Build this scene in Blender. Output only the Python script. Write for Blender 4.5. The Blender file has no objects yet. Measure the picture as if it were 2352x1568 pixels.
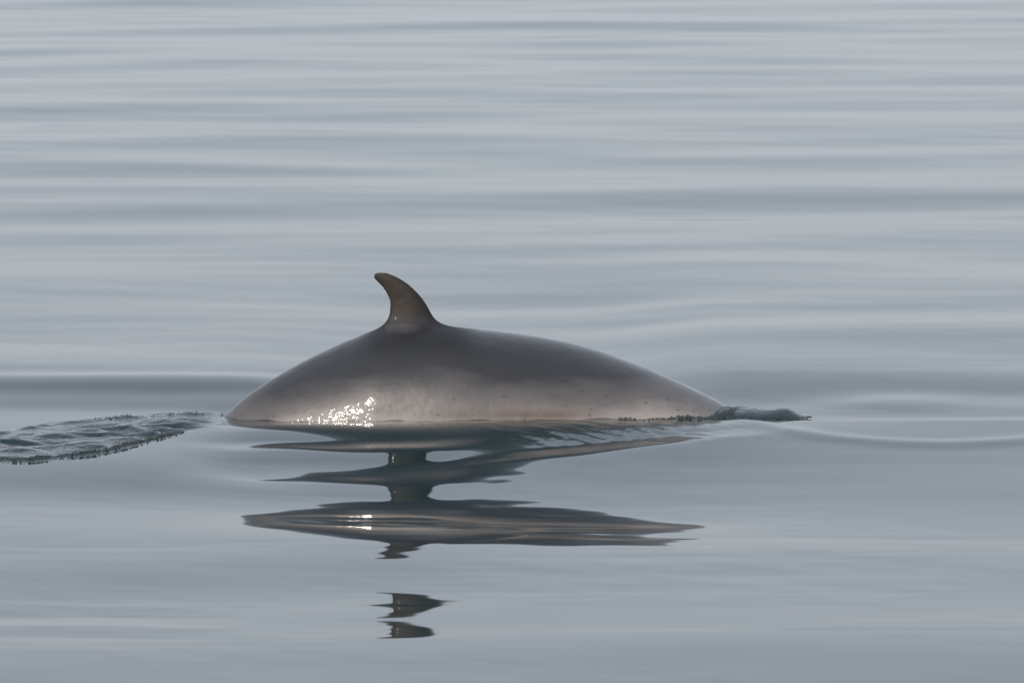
import bpy, bmesh, math, random
import numpy as np
from mathutils import Vector

sc = bpy.context.scene
col = sc.collection
R = math.radians
random.seed(7)
rng = np.random.default_rng(11)

# ------------------------------------------------------------------ camera
CAM_Y, CAM_Z = -50.0, 4.5
W_AT = 6.2                        # metres across the frame at the whale
RANGE = 50.2
FPX = 2352 * RANGE / W_AT         # focal length in pixels of a 2352 px wide frame
S = W_AT / 2352                   # metres per such pixel at the whale
DEP0 = math.atan(CAM_Z / -CAM_Y)
PITCH = DEP0 - math.atan((948 - 784) / FPX)
cam = bpy.data.cameras.new('camera')
cam.sensor_width = 22.2
cam.lens = 22.2 * RANGE / W_AT
cam.clip_start, cam.clip_end = 0.5, 20000
cam.dof.use_dof = True
cam.dof.focus_distance = 49.8
cam.dof.aperture_fstop = 6.3
co = bpy.data.objects.new('camera', cam)
co.location = (0, CAM_Y, CAM_Z)
co.rotation_euler = (math.pi / 2 - PITCH, 0, 0)
col.objects.link(co)
sc.camera = co

# ------------------------------------------------------------------ sky, sun, exposure
SUN_EL, SUN_AZ = 24.0, 30.0       # azimuth: degrees to the left of straight behind the camera
world = bpy.data.worlds.new('World')
sc.world = world
world.use_nodes = True
wn, wl = world.node_tree.nodes, world.node_tree.links
bg = wn['Background']
sky = wn.new('ShaderNodeTexSky')
sky.sky_type = 'NISHITA'
sky.sun_disc = False
sky.sun_elevation = R(SUN_EL)
sky.sun_rotation = R(180 + SUN_AZ)
sky.air_density, sky.dust_density, sky.ozone_density = 1.0, 1.2, 1.0
veil = wn.new('ShaderNodeMix')    # thin high overcast veil over the blue
veil.data_type = 'RGBA'
veil.inputs[0].default_value = 0.87
veil.inputs[7].default_value = (5.0, 5.40, 6.08, 1)
wl.new(sky.outputs[0], veil.inputs[6])
wl.new(veil.outputs[2], bg.inputs[0])
bg.inputs[1].default_value = 0.118

sd = bpy.data.lights.new('sun', 'SUN')
sd.energy, sd.angle, sd.color = 2.8, R(0.6), (1.0, 0.91, 0.80)
so = bpy.data.objects.new('sun', sd)
to_sun = Vector((-math.sin(R(SUN_AZ)) * math.cos(R(SUN_EL)), -math.cos(R(SUN_AZ)) * math.cos(R(SUN_EL)), math.sin(R(SUN_EL))))
so.rotation_euler = to_sun.to_track_quat('Z', 'Y').to_euler()
so.location = (0, 0, 30)
col.objects.link(so)

vs = sc.view_settings
vs.view_transform, vs.look, vs.gamma, vs.use_curve_mapping = 'Standard', 'None', 1, False
vs.exposure = 0.0
sc.render.engine = 'CYCLES'
sc.cycles.use_denoising = True
sc.cycles.max_bounces = 6
sc.cycles.sample_clamp_indirect = 40

# ------------------------------------------------------------------ helpers
def smooth01(t):
    t = np.clip(t, 0, 1)
    return t * t * (3 - 2 * t)

def mono(xs, ys):
    """smooth (Catmull-Rom in value, monotone limited) interpolant"""
    xs, ys = np.asarray(xs, float), np.asarray(ys, float)
    d = np.diff(ys) / np.diff(xs)
    m = np.zeros_like(ys)
    m[0], m[-1] = d[0], d[-1]
    for i in range(1, len(xs) - 1):
        m[i] = 0 if d[i - 1] * d[i] <= 0 else 2 * d[i - 1] * d[i] / (d[i - 1] + d[i])
    def f(x):
        x = np.clip(x, xs[0], xs[-1])
        i = np.clip(np.searchsorted(xs, x) - 1, 0, len(xs) - 2)
        h = xs[i + 1] - xs[i]
        t = (x - xs[i]) / h
        return ((2 * t**3 - 3 * t**2 + 1) * ys[i] + (t**3 - 2 * t**2 + t) * h * m[i]
                + (-2 * t**3 + 3 * t**2) * ys[i + 1] + (t**3 - t**2) * h * m[i + 1])
    return f

def mesh_from_arrays(name, verts, quads):
    me = bpy.data.meshes.new(name)
    nv, nf = len(verts), len(quads)
    me.vertices.add(nv)
    me.vertices.foreach_set('co', np.ascontiguousarray(verts, np.float32).ravel())
    me.loops.add(nf * 4)
    me.loops.foreach_set('vertex_index', np.ascontiguousarray(quads, np.int32).ravel())
    me.polygons.add(nf)
    me.polygons.foreach_set('loop_start', np.arange(0, nf * 4, 4, dtype=np.int32))
    me.update(calc_edges=True)
    me.validate()
    me.polygons.foreach_set('use_smooth', np.ones(len(me.polygons), bool))
    return me

def px_x(px, y=0.0):
    return (px - 1176) / FPX * math.hypot(y - CAM_Y, CAM_Z)

def row_y(row):                    # water-plane distance seen at that row
    dep = PITCH + math.atan((row - 784) / FPX)
    return CAM_Y + CAM_Z / math.tan(dep)

# ------------------------------------------------------------------ materials
def water_material():
    m = bpy.data.materials.new('sea_water')
    m.use_nodes = True
    n, l = m.node_tree.nodes, m.node_tree.links
    b = n['Principled BSDF']
    b.inputs['Base Color'].default_value = (0.005, 0.026, 0.031, 1)
    b.inputs['Roughness'].default_value = 0.03
    b.inputs['IOR'].default_value = 1.333
    geo = n.new('ShaderNodeNewGeometry')
    chop = n.new('ShaderNodeAttribute'); chop.attribute_name = 'chop'
    mp = n.new('ShaderNodeMapping')
    mp.inputs['Scale'].default_value = (1.0, 0.45, 1.0)
    l.new(geo.outputs['Position'], mp.inputs['Vector'])
    nz = n.new('ShaderNodeTexNoise')
    nz.inputs['Scale'].default_value = 26
    nz.inputs['Detail'].default_value = 3
    l.new(mp.outputs[0], nz.inputs['Vector'])
    mul = n.new('ShaderNodeMath'); mul.operation = 'MULTIPLY'
    l.new(nz.outputs['Fac'], mul.inputs[0]); l.new(chop.outputs['Fac'], mul.inputs[1])
    bp = n.new('ShaderNodeBump')
    bp.inputs['Strength'].default_value = 1.0
    bp.inputs['Distance'].default_value = 0.012
    l.new(mul.outputs[0], bp.inputs['Height'])
    l.new(bp.outputs[0], b.inputs['Normal'])
    return m

def whale_material():
    m = bpy.data.materials.new('wet_whale_skin')
    m.use_nodes = True
    n, l = m.node_tree.nodes, m.node_tree.links
    b = n['Principled BSDF']
    tc = n.new('ShaderNodeNewGeometry')
    att = n.new('ShaderNodeAttribute'); att.attribute_name = 'flank'
    fin = n.new('ShaderNodeAttribute'); fin.attribute_name = 'fin'
    # soft blotches along the flank border
    mp = n.new('ShaderNodeMapping'); mp.inputs['Scale'].default_value = (0.8, 1, 2.2)
    l.new(tc.outputs['Position'], mp.inputs['Vector'])
    nz = n.new('ShaderNodeTexNoise'); nz.inputs['Scale'].default_value = 4.5; nz.inputs['Detail'].default_value = 6
    l.new(mp.outputs[0], nz.inputs['Vector'])
    ma = n.new('ShaderNodeMath'); ma.operation = 'MULTIPLY_ADD'
    ma.inputs[1].default_value = 0.34; ma.inputs[2].default_value = -0.17
    l.new(nz.outputs['Fac'], ma.inputs[0])
    ad = n.new('ShaderNodeMath'); ad.operation = 'ADD'
    l.new(att.outputs['Fac'], ad.inputs[0]); l.new(ma.outputs[0], ad.inputs[1])
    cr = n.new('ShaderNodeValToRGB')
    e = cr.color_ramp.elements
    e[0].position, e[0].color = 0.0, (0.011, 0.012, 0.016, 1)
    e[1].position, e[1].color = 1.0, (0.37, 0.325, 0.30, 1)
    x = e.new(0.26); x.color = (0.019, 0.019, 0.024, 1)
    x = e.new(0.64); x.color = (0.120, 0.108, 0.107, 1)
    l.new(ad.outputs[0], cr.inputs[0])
    # dark specks
    vo = n.new('ShaderNodeTexVoronoi'); vo.inputs['Scale'].default_value = 21
    vo.inputs['Randomness'].default_value = 1.0
    l.new(tc.outputs['Position'], vo.inputs['Vector'])
    lt = n.new('ShaderNodeMapRange')
    lt.inputs[1].default_value, lt.inputs[2].default_value = 0.10, 0.26
    lt.inputs[3].default_value, lt.inputs[4].default_value = 1, 0
    l.new(vo.outputs['Distance'], lt.inputs[0])
    sep = n.new('ShaderNodeSeparateColor'); l.new(vo.outputs['Color'], sep.inputs[0])
    gt = n.new('ShaderNodeMath'); gt.operation = 'GREATER_THAN'; gt.inputs[1].default_value = 0.6
    l.new(sep.outputs[0], gt.inputs[0])
    sp = n.new('ShaderNodeMath'); sp.operation = 'MULTIPLY'
    l.new(lt.outputs[0], sp.inputs[0]); l.new(gt.outputs[0], sp.inputs[1])
    sp2 = n.new('ShaderNodeMath'); sp2.operation = 'MULTIPLY'; sp2.inputs[1].default_value = 0.6
    l.new(sp.outputs[0], sp2.inputs[0])
    mx = n.new('ShaderNodeMix'); mx.data_type = 'RGBA'
    l.new(sp2.outputs[0], mx.inputs[0]); l.new(cr.outputs[0], mx.inputs[6])
    mx.inputs[7].default_value = (0.03, 0.028, 0.03, 1)
    # rusty brown stain low on the belly side
    st = n.new('ShaderNodeAttribute'); st.attribute_name = 'stain'
    sm = n.new('ShaderNodeMath'); sm.operation = 'MULTIPLY'
    l.new(st.outputs['Fac'], sm.inputs[0]); l.new(nz.outputs['Fac'], sm.inputs[1])
    ms = n.new('ShaderNodeMix'); ms.data_type = 'RGBA'
    l.new(sm.outputs[0], ms.inputs[0]); l.new(mx.outputs[2], ms.inputs[6]); ms.inputs[7].default_value = (0.075, 0.042, 0.028, 1)
    mx = ms
    # brownish fin with a darker mottled tip
    fr = n.new('ShaderNodeValToRGB')
    e = fr.color_ramp.elements
    e[0].position, e[0].color = 0.25, (0.008, 0.007, 0.006, 1)
    e[1].position, e[1].color = 0.62, (0.031, 0.022, 0.016, 1)
    nf = n.new('ShaderNodeTexNoise'); nf.inputs['Scale'].default_value = 9; nf.inputs['Detail'].default_value = 4
    l.new(tc.outputs['Position'], nf.inputs['Vector'])
    l.new(nf.outputs['Fac'], fr.inputs[0])
    mf = n.new('ShaderNodeMix'); mf.data_type = 'RGBA'
    l.new(fin.outputs['Fac'], mf.inputs[0]); l.new(mx.outputs[2], mf.inputs[6]); l.new(fr.outputs[0], mf.inputs[7])
    l.new(mf.outputs[2], b.inputs['Base Color'])
    b.inputs['Roughness'].default_value = 0.38
    b.inputs['Specular IOR Level'].default_value = 0.45
    dry = n.new('ShaderNodeAttribute'); dry.attribute_name = 'dry'
    for sock, lo, hi in (('Roughness', .44, .62), ('Coat Weight', .85, .04)):
        mr = n.new('ShaderNodeMapRange'); mr.inputs[3].default_value, mr.inputs[4].default_value = lo, hi
        l.new(dry.outputs['Fac'], mr.inputs[0]); l.new(mr.outputs[0], b.inputs[sock])
    b.inputs['Coat Roughness'].default_value = 0.07
    b.inputs['Coat IOR'].default_value = 1.42
    # skin relief: long soft undulation, then film-of-water ripples
    mp2 = n.new('ShaderNodeMapping'); mp2.inputs['Scale'].default_value = (1.25, 1, 1.2)
    l.new(tc.outputs['Position'], mp2.inputs['Vector'])
    n1 = n.new('ShaderNodeTexNoise'); n1.inputs['Scale'].default_value = 7; n1.inputs['Detail'].default_value = 2
    l.new(mp2.outputs[0], n1.inputs['Vector'])
    n2 = n.new('ShaderNodeTexNoise'); n2.inputs['Scale'].default_value = 30; n2.inputs['Detail'].default_value = 2
    mp3 = n.new('ShaderNodeMapping'); mp3.inputs['Scale'].default_value = (0.7, 1, 1.3)
    l.new(tc.outputs['Position'], mp3.inputs['Vector'])
    l.new(mp3.outputs[0], n2.inputs['Vector'])
    b1 = n.new('ShaderNodeBump'); b1.inputs['Strength'].default_value = 1; b1.inputs['Distance'].default_value = 0.0052
    l.new(n1.outputs['Fac'], b1.inputs['Height'])
    b2 = n.new('ShaderNodeBump'); b2.inputs['Strength'].default_value = 1; b2.inputs['Distance'].default_value = 0.0019
    fl = n.new('ShaderNodeAttribute'); fl.attribute_name = 'film'
    fm = n.new('ShaderNodeMath'); fm.operation = 'MULTIPLY_ADD'; fm.inputs[1].default_value = 2.6; fm.inputs[2].default_value = 0.85
    l.new(fl.outputs['Fac'], fm.inputs[0])
    fh = n.new('ShaderNodeMath'); fh.operation = 'MULTIPLY'
    l.new(n2.outputs['Fac'], fh.inputs[0]); l.new(fm.outputs[0], fh.inputs[1])
    l.new(fh.outputs[0], b2.inputs['Height']); l.new(b1.outputs[0], b2.inputs['Normal'])
    l.new(b1.outputs[0], b.inputs['Normal'])
    l.new(b2.outputs[0], b.inputs['Coat Normal'])
    return m

def bead_material():
    m = bpy.data.materials.new('bubbly_water')
    m.use_nodes = True
    b = m.node_tree.nodes['Principled BSDF']
    b.inputs['Base Color'].default_value = (0.20, 0.24, 0.23, 1)
    b.inputs['Roughness'].default_value = 0.05
    b.inputs['Transmission Weight'].default_value = 0.8
    b.inputs['IOR'].default_value = 1.333
    return m

WATER, SKIN, BEAD = water_material(), whale_material(), bead_material()

# ------------------------------------------------------------------ whale body profile (shared with the water)
ST = [  # x pixel, top row, half width, half height
    (120, 1330, .05, .08), (220, 1220, .10, .16), (320, 1118, .15, .22), (420, 1030, .20, .28), (517, 951, .26, .33), (570, 906, .30, .37),
    (640, 861, .35, .42), (700, 827, .39, .46), (760, 798, .43, .50), (830, 767, .47, .54), (868, 754, .49, .56),
    (930, 749, .51, .58), (1000, 748, .53, .60), (1060, 751, .54, .61), (1120, 757, .55, .62), (1200, 767, .56, .62),
    (1280, 780, .57, .62), (1350, 797, .575, .62), (1430, 824, .58, .62), (1500, 851, .58, .62), (1560, 877, .58, .62),
    (1620, 905, .58, .61), (1680, 937, .57, .60), (1760, 990, .55, .58), (1880, 1085, .50, .53), (2020, 1215, .36, .40), (2120, 1330, .12, .15)]
_p = [s[0] for s in ST]
f_top, f_b, f_a = mono(_p, [(948 - s[1]) * S for s in ST]), mono(_p, [s[2] for s in ST]), mono(_p, [s[3] for s in ST])

def body_halfwidth_at_water(x):
    px = 1176 + x / S
    top, a, b = f_top(px), f_a(px), f_b(px)
    q = np.clip((0 - (top - a)) / a, -1, 1)
    return np.where((px > 515) & (px < 1695), b * np.sqrt(np.maximum(1 - q * q, 0)), 0)

# ------------------------------------------------------------------ sea surface height
def waves(X, Y):
    """gentle glassy swell with long crests running roughly across the view"""
    H = np.zeros_like(X)
    r = np.random.default_rng(23)
    #        wavelength range, number, rms slope of the band, spread of heading (deg)
    for lo, hi, k, slope, spread in ((3.6, 9.0, 18, .0130, 44), (2.0, 3.6, 18, .0082, 42), (0.9, 2.0, 18, .0036, 36), (0.35, 0.9, 14, .0014, 30)):
        for i in range(k):
            lam = math.exp(r.uniform(math.log(lo), math.log(hi)))
            ang = R(r.normal(-3, spread * .6))
            kk = 2 * math.pi / lam
            a = slope * math.sqrt(2.0 / k) / kk
            H += a * np.sin(kk * (math.sin(ang) * X + math.cos(ang) * Y) + r.uniform(0, 6.283))
    return H

def fine_ripples(X, Y):
    H = np.zeros_like(X)
    r = np.random.default_rng(77)
    for i in range(22):
        lam = math.exp(r.uniform(math.log(.25), math.log(1.1)))
        ang = R(r.normal(0, 13)); kk = 2 * math.pi / lam
        H += .0046 * math.sqrt(2.0 / 22) / kk * np.sin(kk * (math.sin(ang) * X + math.cos(ang) * Y) + r.uniform(0, 6.283))
    for i in range(10):                              # a few crossing ripples
        lam = math.exp(r.uniform(math.log(.35), math.log(.9)))
        ang = R(r.choice([-1, 1]) * r.uniform(35, 65)); kk = 2 * math.pi / lam
        H += .0050 * math.sqrt(2.0 / 10) / kk * np.sin(kk * (math.sin(ang) * X + math.cos(ang) * Y) + r.uniform(0, 6.283))
    patch = 0.55 + 0.45 * np.sin(X * .9 + 1.3 * np.sin(Y * .5)) * np.sin(Y * .8 + .4 * X + 1)
    return H * patch * np.exp(-np.clip(Y, 0, 200) / 25)

# reflected height wanted on the whale against image row: this fixes the run of the ripples in front of it
PC = mono([940, 962, 975, 990, 1003, 1014, 1030, 1046, 1062, 1078, 1094, 1110, 1124, 1148, 1163, 1184, 1205, 1216, 1230, 1242, 1258, 1300, 1355, 1376, 1390, 1402, 1420, 1436, 1448, 1464, 1510, 1600],
          [.10, .22, .30, .62, .34, .20, .56, .72, .60, .46, .36, .56, .70, .72, .55, .36, .13, .12, .30, .56, 1.05, 1.45, 1.15, .86, .64, .82, .98, .74, .66, 1.0, 1.35, 1.2])
PR = mono([940, 962, 985, 1005, 1016, 1026, 1038, 1060, 1100, 1150, 1190, 1206, 1216, 1228, 1240, 1258, 1300, 1380, 1420, 1440, 1450, 1460, 1510, 1600],
          [.50, .55, .58, .50, .16, .14, .50, .62, .68, .70, .52, .30, .16, .30, .60, .90, 1.15, 1.05, .85, .60, .43, .60, 1.1, 1.0])

def level_integral(a, w, dy, dx, mu, href, H0, nu=0.15, its=45):
    """height whose run dH/dy follows a (weighted by w), staying near the mean level and smooth along the crests"""
    wm = 0.5 * (w[:, 1:] + w[:, :-1]) / dy ** 2
    am = 0.5 * (a[:, 1:] + a[:, :-1]) * dy          # H[i] - H[i+1] = am
    nx_ = nu / dx ** 2
    rhs = mu * href
    rhs[:, :-1] += wm * am; rhs[:, 1:] -= wm * am
    def op(H):
        q = mu * H
        g = wm * (H[:, :-1] - H[:, 1:]); q[:, :-1] += g; q[:, 1:] -= g
        g = nx_ * (H[1:] - H[:-1]); q[1:] += g; q[:-1] -= g
        return q
    d = np.zeros_like(a) + mu + nx_ * 2 * 0.5
    d[:, :-1] += wm; d[:, 1:] += wm
    d = np.ascontiguousarray(d.T); wt = np.ascontiguousarray(wm.T)
    n = len(d)
    f = np.zeros_like(wt)
    for i in range(1, n):
        f[i - 1] = wt[i - 1] / d[i - 1]
        d[i] -= f[i - 1] * wt[i - 1]
    def pre(r):
        r = np.array(r.T, order='C')
        for i in range(1, n):
            r[i] += f[i - 1] * r[i - 1]
        r[-1] /= d[-1]
        for i in range(n - 2, -1, -1):
            r[i] = (r[i] + wt[i] * r[i + 1]) / d[i]
        return r.T
    H = H0.copy()
    r = rhs - op(H); z = pre(r); p = z.copy(); rz = (r * z).sum()
    for k in range(its):
        Ap = op(p); al = rz / (p * Ap).sum()
        H += al * p; r -= al * Ap
        z = pre(r); rz2 = (r * z).sum(); p = z + rz2 / rz * p; rz = rz2
    return H

def ripples_before_whale(xs):
    ys = np.linspace(-0.35, -19, 1200)
    dy = ys[0] - ys[1]
    X, Y = np.meshgrid(xs, ys, indexing='ij')
    H = np.zeros_like(X)
    D = np.maximum(-Y - 0.32, 0.14)
    wob = (3.0 * np.sin(X * 2.1 + 0.6 * Y + 1) + 2.4 * np.sin(X * 4.7 - 1.1 * Y) + 1.5 * np.sin(X * 9.5 + 2.3 * Y))
    KB = 1.0
    mu = (1 / 300.0 + (1 / 90.0 - 1 / 300.0) * smooth01((-Y - 5.5) / 2) + 6.0 * smooth01((Y + 0.95) / 0.4))
    base = waves(X, Y)
    rag = fine_ripples(X, Y) * smooth01((-Y - .7) / 1.5)
    bs = -np.gradient(base, dy, axis=1)
    for it in range(6):                       # the surface's own height moves where each point is seen
        dep = np.arctan2(CAM_Z - H, Y - CAM_Y)
        ROW = 784 + FPX * np.tan(dep - PITCH)
        PX = 1176 + X / S * 50.0 / (Y - CAM_Y)
        near = smooth01((1150 - ROW) / 60)
        tilt = (PX - 930) * 0.050 * near
        zc = PC(ROW + wob + tilt * .55)
        zr = PR(ROW + wob * .6 + (PX - 1400) * 0.11 * near)
        t = smooth01((PX - 985) / 270)
        Z = zc * (1 - t) + zr * t
        al = (np.arctan2(Z - H, D) - dep) / 2
        al = np.clip(al, -R(3.0), R(7.5))
        damp = (0.15 + 0.85 * smooth01((-Y - 0.6) / 0.9)) * smooth01((PX - 330) / 260)
        damp = damp * (1 - .85 * smooth01((PX - 1580) / 320))
        al *= damp
        t2 = t
        thr = 0.88 * (1 - t2) + 0.5 * t2
        w0 = 0.12 + 0.7 * np.maximum(.8 * t2 * smooth01((1240 - ROW) / 40), smooth01((ROW - 1230) / 20) * np.exp(-((PX - 930) / 260) ** 2))
        w = (w0 + (1 - w0) * smooth01((thr - Z) / 0.12)) * (0.1 + 0.9 * damp)
        # the part the general swell already gives is left to it
        Hn = level_integral(np.tan(al) - KB * bs, w, dy, xs[1] - xs[0], mu, 0.015 * t * smooth01((Y + 1.1) / .4), H)
        H = 0.4 * H + 0.6 * Hn if it < 5 else Hn
    H = H + KB * base + rag
    print('ripples', [(round(float(x), 1), [round(float(v), 3) for v in H[i, ::120]]) for i, x in list(enumerate(xs))[::24]])
    return ys, H

def bump2(X, Y, x0, y0, sx, sy):
    return np.exp(-((X - x0) / sx) ** 2 - ((Y - y0) / sy) ** 2)

def noise2(X, Y, lo, hi, k, seed):
    r = np.random.default_rng(seed)
    H = np.zeros_like(X)
    for i in range(k):
        lam = math.exp(r.uniform(math.log(lo), math.log(hi)))
        a = r.uniform(0, math.pi * 2)
        kk = 2 * math.pi / lam
        H += np.sin(kk * (math.cos(a) * X + math.sin(a) * Y) + r.uniform(0, 6.28)) * lam
    return H / (math.sqrt(k / 2) * math.sqrt(lo * hi))

# churned wake left of the body: near and far edges as polylines in (px,row)
NEAR_EDGE = [(-260, 1068), (-120, 1058), (0, 1049), (60, 1050), (140, 1043), (220, 1036), (300, 1019), (370, 1001), (440, 984)]
FAR_EDGE = [(-260, 1010), (-120, 1000), (0, 990), (110, 972), (220, 962), (330, 952), (430, 946), (520, 943)]
def poly_xy(poly):
    out = []
    for p, r_ in poly:
        y = row_y(r_)
        out.append((px_x(p, y), y))
    return np.array(out)
NE, FE = poly_xy(NEAR_EDGE), poly_xy(FAR_EDGE)
f_ne, f_fe = mono(NE[:, 0], NE[:, 1]), mono(FE[:, 0], FE[:, 1])

XB0 = px_x(1690)                    # where the back slides under at the right

def sea(X, Y):
    base = waves(X, Y)
    # ripples carrying the broken reflection
    xs = np.linspace(-5, 5, 181)
    ys, E = ripples_before_whale(xs)
    fx = np.clip((X + 5) / 10 * 180, 0, 179.999); ix = fx.astype(int); fx -= ix
    fy = np.clip((ys[0] - Y) / (ys[0] - ys[-1]) * 1199, 0, 1198.999); iy = fy.astype(int); fy -= iy
    e = (E[ix, iy] * (1 - fx) * (1 - fy) + E[ix + 1, iy] * fx * (1 - fy) + E[ix, iy + 1] * (1 - fx) * fy + E[ix + 1, iy + 1] * fx * fy)
    M = smooth01((4.3 - abs(X)) / 1.5) * smooth01((-Y - 0.30) / 0.35) * smooth01((Y + 18.5) / 5)
    fine = noise2(X, Y * .7, .10, .35, 14, 5)
    H = base * (1 - M) + e * M + fine_ripples(X, Y) * (1 - M) * 0.6
    # swells that stand behind the whale, their near faces turned to the camera
    H += 0.060 * smooth01((Y - 0.08 + 0.05 * X) / 1.15) * smooth01((16 - Y) / 13) * smooth01((-X - .4) / 1.4) * smooth01((X + 11) / 6)
    H += 0.080 * smooth01((Y - .35) / 1.9) * smooth01((18 - Y) / 14) * smooth01((X - .5) / 1.0) * smooth01((11 - X) / 7)
    H += 0.012 * np.sin((Y + .04 * X) * 5.2) * np.exp(-((Y - 1.2) / .8) ** 2) * smooth01((-X - .8) / 1.0)
    # two broad swells farther out
    yb = Y + .05 * X
    H += 0.055 * smooth01((yb - row_y(425)) / 2.8) * np.exp(-np.clip(yb - row_y(425), 0, 99) / 9) * smooth01((1.5 - X) / 5)
    H += 0.050 * smooth01((Y - .12 * X - row_y(232)) / 4.5) * np.exp(-np.clip(Y - .12 * X - row_y(232), 0, 99) / 14) * np.exp(-((X - .2) / 5) ** 2)
    # low round boil ahead of the whale and the ring it sends out
    H += 0.030 * bump2(X, Y, px_x(2060), 0.55, .48, .50) + 0.022 * bump2(X, Y, px_x(2420), .25, .8, .7)
    rr = np.hypot((X - px_x(2130)) / 1.25, (Y - 0.3) / 2.1)
    H += 0.010 * np.exp(-((rr - 1) / .09) ** 2) * smooth01((0.4 - Y) / 1.0)
    # bow lip: a thin tongue of water pushed off the shoulder
    u = (X - px_x(1668)) / (px_x(1858) - px_x(1668))
    yc = -0.06 - 0.06 * u
    halfd = 0.33 * np.sqrt(np.clip(1 - np.clip(u, 0, 1) ** 2.6, 0, 1)) + 1e-3
    inside = np.clip(1 - ((Y - yc) / halfd) ** 2, 0, 1) ** .8 * ((u > -0.8) & (u < 1))
    ridge = 0.055 * inside * smooth01((1.0 - u) / 0.3) * smooth01((u + .7) / .7)
    H += ridge * (1 + 0.07 * fine) - 0.030 * bump2(X, Y, px_x(1760), 0.04, .13, .08)
    # water banked up along the near flank
    hw = body_halfwidth_at_water(X)
    d = -Y - hw
    bank = np.exp(-np.clip(d, 0, 9) / 0.10) * (d > -.3) * (hw > 0.03) * (Y < .1) * smooth01((px_x(1672) - X) / .25) * smooth01((X - px_x(560)) / .2)
    H += bank * (0.009 + 0.005 * fine) * (0.6 + 1.2 * smooth01((X - px_x(1380)) / .5))
    # churned wake
    H *= 1 - .8 * smooth01((px_x(640) - X) / .8) * np.exp(-((Y + 1.5) / 2.1) ** 4)
    ne, fe = f_ne(X), f_fe(X)
    t = (Y - ne) / np.maximum(fe - ne, 0.02)
    xin = smooth01((px_x(520) - X) / 0.25)
    tin = smooth01(t / .16) * smooth01((1 - t) / .38) * xin
    ch1 = noise2(X * .42 + Y * .1, Y * .8, .09, .40, 26, 9)
    ch2 = noise2(X * .5 - Y * .2, Y * .9, .06, .14, 18, 41)
    lip = np.exp(-((Y - ne - .05) / .07) ** 2) * smooth01((px_x(436) - X) / 0.12)
    flip = np.exp(-((Y - fe + .06) / .09) ** 2) * xin
    H += tin * (0.007 + 0.0085 * ch1 + 0.0022 * ch2) + lip * (0.016 + 0.004 * fine) + flip * (0.010 + 0.005 * ch1)
    chop = np.clip(tin * 1.1 + lip * 1.0 + flip, 0, 1.3)
    chop += .9 * inside * (u > -.3)
    chop += 0.55 * np.exp(-np.clip(d, 0, 9) / .10) * (d > -.3) * (hw > .03) * (Y < .1)
    # wind-scuffed patch in front of the shoulder
    ang = noise2(X * 1.0 + Y * .35, Y * .3, .07, .16, 12, 31)
    sc_ = np.exp(-((X - px_x(1400)) / .55) ** 2) * smooth01((-Y - .55) / .2) * smooth01((Y + 1.9) / .5)
    H += 0.0016 * ang * sc_
    chop += .32 * sc_
    return H, chop

def axis(lo, hi, step, far, grow=1.16):
    a = list(np.arange(lo, hi + 1e-6, step))
    s, x = step, a[-1]
    while x < far:
        s *= grow; x += s; a.append(x)
    return a

xs_pos = list(np.arange(0, 3.6, .02)) + list(np.arange(3.6, 9, .06))
s_, x_ = .06, xs_pos[-1]
while x_ < 4000:
    s_ *= 1.22; x_ += s_; xs_pos.append(x_)
gx = np.array([-v for v in xs_pos[:0:-1]] + xs_pos)
gy = list(np.arange(-17, -2.2, .03)) + list(np.arange(-2.2, 1.6, .018))
s_, y_ = .018, gy[-1]
while y_ < 80:
    s_ = min(s_ * 1.01, .11); y_ += s_; gy.append(y_)
while y_ < 6000:
    s_ *= 1.2; y_ += s_; gy.append(y_)
s_, y_ = .03, gy[0]; low = []
while y_ > -4000:
    s_ *= 1.2; y_ -= s_; low.append(y_)
gy = np.array(low[::-1] + gy)
GX, GY = np.meshgrid(gx, gy, indexing='xy')
GH, GC = sea(GX, GY)
# where the sheet's cells get too coarse for the ripples it lies flat
cell = np.maximum(np.gradient(gx)[None, :], np.gradient(gy)[:, None])
GH *= smooth01((1.2 - cell) / 0.9)
nx, ny = len(gx), len(gy)
idx = np.arange(nx * ny).reshape(ny, nx)
quads = np.stack([idx[:-1, :-1], idx[:-1, 1:], idx[1:, 1:], idx[1:, :-1]], -1).reshape(-1, 4)
me = mesh_from_arrays('sea_surface', np.stack([GX, GY, GH], -1).reshape(-1, 3), quads)
at = me.attributes.new('chop', 'FLOAT', 'POINT')
at.data.foreach_set('value', GC.astype(np.float32).ravel())
me.materials.append(WATER)
water = bpy.data.objects.new('water', me)
water['kind'] = 'structure'
water['label'] = 'calm grey sea with long glassy ripples around the whale'
col.objects.link(water)
print('sea', nx, ny, 'height', GH.min(), GH.max())

def sea_z(x, y):
    i = int(np.clip(np.searchsorted(gx, x) - 1, 0, nx - 2)); j = int(np.clip(np.searchsorted(gy, y) - 1, 0, ny - 2))
    fx = (x - gx[i]) / (gx[i + 1] - gx[i]); fy = (y - gy[j]) / (gy[j + 1] - gy[j])
    return float(GH[j, i] * (1 - fx) * (1 - fy) + GH[j, i + 1] * fx * (1 - fy) + GH[j + 1, i] * (1 - fx) * fy + GH[j + 1, i + 1] * fx * fy)

# ------------------------------------------------------------------ whale
def tube_quads(n, k):
    q = []
    for i in range(n - 1):
        for j in range(k):
            q.append((i * k + j, i * k + (j + 1) % k, (i + 1) * k + (j + 1) % k, (i + 1) * k + j))
    return q

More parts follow.
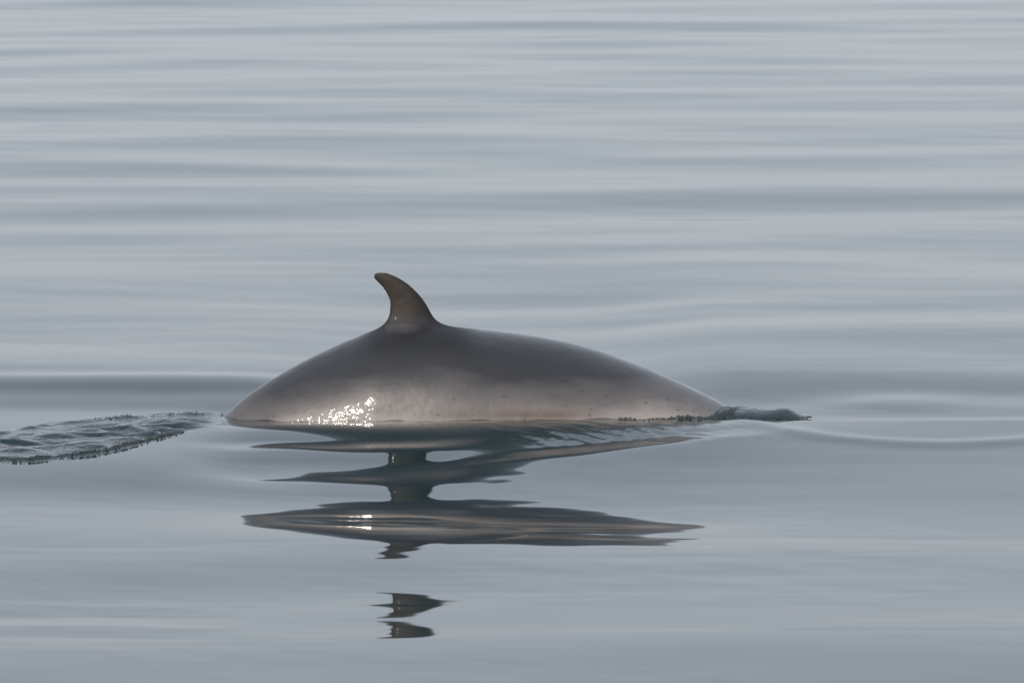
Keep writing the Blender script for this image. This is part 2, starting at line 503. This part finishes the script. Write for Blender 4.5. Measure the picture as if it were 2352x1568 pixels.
def build_whale():
    K, N = 96, 220
    pxs = np.linspace(120, 2120, N)
    th = np.linspace(0, 2 * math.pi, K, endpoint=False)
    V = []
    for p in pxs:
        top, a, b = f_top(p), f_a(p), f_b(p)
        x = (p - 1176) * S
        ridge = 0.35 * smooth01((1050 - p) / 250) * smooth01((p - 300) / 200)
        s, c = np.sin(th), np.cos(th)
        yy = b * s * (1 - ridge * np.clip(c, 0, 1) ** 3 * .55)
        zz = (top - a) + a * c
        V += [(x, y, z) for y, z in zip(yy, zz)]
    faces = tube_quads(N, K)
    faces.append(tuple(range(K))[::-1]); faces.append(tuple((N - 1) * K + j for j in range(K)))
    # dorsal fin: chords from trailing (left) to leading (right) edge, in pixels of the full photograph
    L = [(1790, 1275), (1722, 1236), (1690, 1219), (1661, 1207), (1641, 1194), (1623, 1169), (1597.6, 1133), (1565.8, 1094.8), (1533.9, 1065), (1502, 1043.8), (1470, 1027.8), (1440, 1019.6), (1420, 1019.2), (1408, 1023)]
    T = [(1320, 1315), (1378, 1259), (1404, 1236), (1416, 1223.5), (1431.8, 1206), (1446.7, 1188), (1458, 1158), (1460.5, 1128.8), (1451, 1101), (1436, 1077.8), (1416, 1056.5), (1403, 1042.5), (1400.5, 1034), (1402.5, 1028)]
    HT = [.10, .078, .064, .054, .046, .040, .034, .029, .025, .021, .017, .013, .010, .006]
    tt = np.linspace(0, 1, len(L)); td = np.linspace(0, 1, 60)
    cv = lambda P, i: mono(tt, [q[i] for q in P])(td)
    Lx, Lz = (cv(L, 0) * .6125 - 1176) * S, (948 - cv(L, 1) * .6125) * S
    Tx, Tz = (cv(T, 0) * .6125 - 1176) * S, (948 - cv(T, 1) * .6125) * S
    ht = mono(tt, HT)(td)
    base = len(V)
    M = 44
    for i in range(60):
        for j in range(M):
            a = 2 * math.pi * j / M
            s = 0.5 + 0.5 * math.cos(a)
            prof = math.sin(a) * (0.62 + 0.38 * s)
            V.append((Tx[i] + (Lx[i] - Tx[i]) * s, ht[i] * prof, Tz[i] + (Lz[i] - Tz[i]) * s))
    faces += [tuple(base + v for v in q) for q in tube_quads(60, M)]
    faces.append(tuple(base + j for j in range(M))[::-1]); faces.append(tuple(base + 59 * M + j for j in range(M)))
    me0 = bpy.data.meshes.new('whale_cage')
    me0.from_pydata([tuple(map(float, v)) for v in V], [], faces)
    bm = bmesh.new(); bm.from_mesh(me0); bmesh.ops.recalc_face_normals(bm, faces=bm.faces); bm.to_mesh(me0); bm.free()
    tmp = bpy.data.objects.new('whale_cage', me0); col.objects.link(tmp)
    rm = tmp.modifiers.new('remesh', 'REMESH'); rm.mode = 'VOXEL'; rm.voxel_size = 0.008; rm.use_smooth_shade = True
    dg = bpy.context.evaluated_depsgraph_get()
    me = bpy.data.meshes.new_from_object(tmp.evaluated_get(dg))
    bpy.data.objects.remove(tmp); bpy.data.meshes.remove(me0)
    me.name = 'whale_body'
    n = len(me.vertices)
    P = np.empty(n * 3, np.float32); me.vertices.foreach_get('co', P); P = P.reshape(-1, 3).astype(float)
    ed = np.empty(len(me.edges) * 2, np.int32); me.edges.foreach_get('vertices', ed); ed = ed.reshape(-1, 2)
    deg = np.bincount(ed.ravel(), minlength=n)[:, None]
    pxv = 1176 + P[:, 0] / S
    hgt = P[:, 2] - f_top(np.clip(pxv, 120, 2120))
    # fair the skin, strongly round the fin root, barely on the thin fin
    w_root = np.exp(-((hgt - .0) / .085) ** 2) * (pxv > 800) * (pxv < 1120) * (abs(P[:, 1]) < .32)
    w = np.where(hgt > .06, .25, .6)[:, None]
    wr = np.clip(w_root, 0, 1)[:, None]
    for it in range(150):
        acc = np.zeros_like(P)
        for k in range(3):
            acc[:, k] = np.bincount(ed[:, 0], P[ed[:, 1], k], n) + np.bincount(ed[:, 1], P[ed[:, 0], k], n)
        avg = acc / np.maximum(deg, 1)
        ww = (w if it < 5 else 0) + wr * (.5 if it >= 5 else 0)
        P += np.clip(ww, 0, .6) * (avg - P)
    me.vertices.foreach_set('co', P.astype(np.float32).ravel())
    me.update()
    me.polygons.foreach_set('use_smooth', np.ones(len(me.polygons), bool))
    # skin pattern: pale flank low on the side, dark back, brown fin
    pxv = 1176 + P[:, 0] / S
    pc = np.clip(pxv, 120, 2120)
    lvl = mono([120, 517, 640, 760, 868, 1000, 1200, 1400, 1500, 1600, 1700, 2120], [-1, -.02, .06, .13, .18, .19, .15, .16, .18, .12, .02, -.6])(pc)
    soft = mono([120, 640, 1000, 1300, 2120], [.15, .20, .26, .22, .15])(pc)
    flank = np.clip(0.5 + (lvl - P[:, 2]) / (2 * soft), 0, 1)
    pale_root = .45 * np.exp(-((hgt + .0) / .042) ** 2) * smooth01((pxv - 850) / 50) * smooth01((1040 - pxv) / 130)
    flank = np.maximum(flank, pale_root)
    hgt = P[:, 2] - f_top(pc)
    fin = smooth01((hgt + .02) / .15) * (pxv > 820) * (pxv < 1100)
    film = np.exp(-np.clip(P[:, 2], 0, 9) / .05) * smooth01((1000 - pxv) / 250)
    stain = 1.3 * np.exp(-((P[:, 2] - .035) / .035) ** 2) * smooth01((pxv - 930) / 160) * smooth01((1440 - pxv) / 200)
    dry = np.maximum(fin, np.exp(-(np.clip(-hgt, 0, 9) / .16) ** 4) * smooth01((pxv - 800) / 80) * smooth01((1130 - pxv) / 100))
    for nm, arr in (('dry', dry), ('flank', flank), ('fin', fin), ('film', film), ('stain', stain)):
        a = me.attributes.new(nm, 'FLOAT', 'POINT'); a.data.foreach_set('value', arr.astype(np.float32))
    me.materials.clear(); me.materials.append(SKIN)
    o = bpy.data.objects.new('whale', me)
    o['label'] = 'wet grey whale arching its back and curved dorsal fin above the calm sea'
    o['category'] = 'whale'
    col.objects.link(o)
    print('whale verts', n)
    return o

whale = build_whale()

# ------------------------------------------------------------------ bubbly rims
def bead_line(name, label, pts, count, spread, rmin, rmax, lift=0.0, seed=1):
    r = random.Random(seed)
    seg = [math.dist(a, b) for a, b in zip(pts, pts[1:])]
    tot = sum(seg)
    bm = bmesh.new(); bmesh.ops.create_icosphere(bm, subdivisions=2, radius=1)
    ball = np.array([v.co[:] for v in bm.verts]); tri = np.array([[v.index for v in f.verts] for f in bm.faces]); bm.free()
    VV, FF = [], []
    for i in range(count):
        d = r.uniform(0, tot); k = 0
        while k < len(seg) - 1 and d > seg[k]:
            d -= seg[k]; k += 1
        t = d / seg[k]
        x = pts[k][0] + (pts[k + 1][0] - pts[k][0]) * t + r.gauss(0, .01)
        y = pts[k][1] + (pts[k + 1][1] - pts[k][1]) * t + r.gauss(0, spread)
        rad = rmin + (rmax - rmin) * r.random() ** 2.2
        z = sea_z(x, y) + lift * r.random() ** 2
        VV.append(ball * np.array([r.uniform(.8, 1.7), r.uniform(.8, 1.3), r.uniform(.7, 1.2)]) * rad + np.array([x, y, z]))
        FF.append(tri + i * len(ball))
    me = bpy.data.meshes.new(name)
    me.from_pydata(np.concatenate(VV).tolist(), [], np.concatenate(FF).tolist())
    me.polygons.foreach_set('use_smooth', np.ones(len(me.polygons), bool))
    me.materials.append(BEAD)
    o = bpy.data.objects.new(name, me)
    o['kind'] = 'stuff'; o['label'] = label
    col.objects.link(o)
    return o

xx = np.linspace(px_x(-120), px_x(436), 60)
bead_line('foam', 'dark bubbly rim along the near edge of the churned wake behind the whale',
          [(float(x), float(f_ne(x)) + .015) for x in xx], 1500, .02, .001, .0048, .010, 3)
xx = np.linspace(px_x(230), px_x(515), 40)
bead_line('foam', 'thin broken froth along the far edge of the churned wake by the tail end',
          [(float(x), float(f_fe(x)) - .05) for x in xx], 150, .03, .001, .004, .006, 4)
xx = np.linspace(px_x(1420), px_x(1686), 50)
bead_line('foam', 'sparkling bubbly froth along the whale shoulder at its right waterline',
          [(float(x), -float(body_halfwidth_at_water(np.array(x))) - .07) for x in xx], 1100, .042, .001, .0046, .012, 5)
pts = []
for u in np.linspace(-.1, 1, 50):
    x = px_x(1668) + u * (px_x(1858) - px_x(1668))
    pts.append((x, -0.06 - .06 * u - 0.325 * math.sqrt(max(0, 1 - max(u, 0) ** 2.6))))
bead_line('foam', 'beaded rim of the small tongue of water pushed ahead of the whale', pts, 360, .012, .001, .0035, .004, 6)
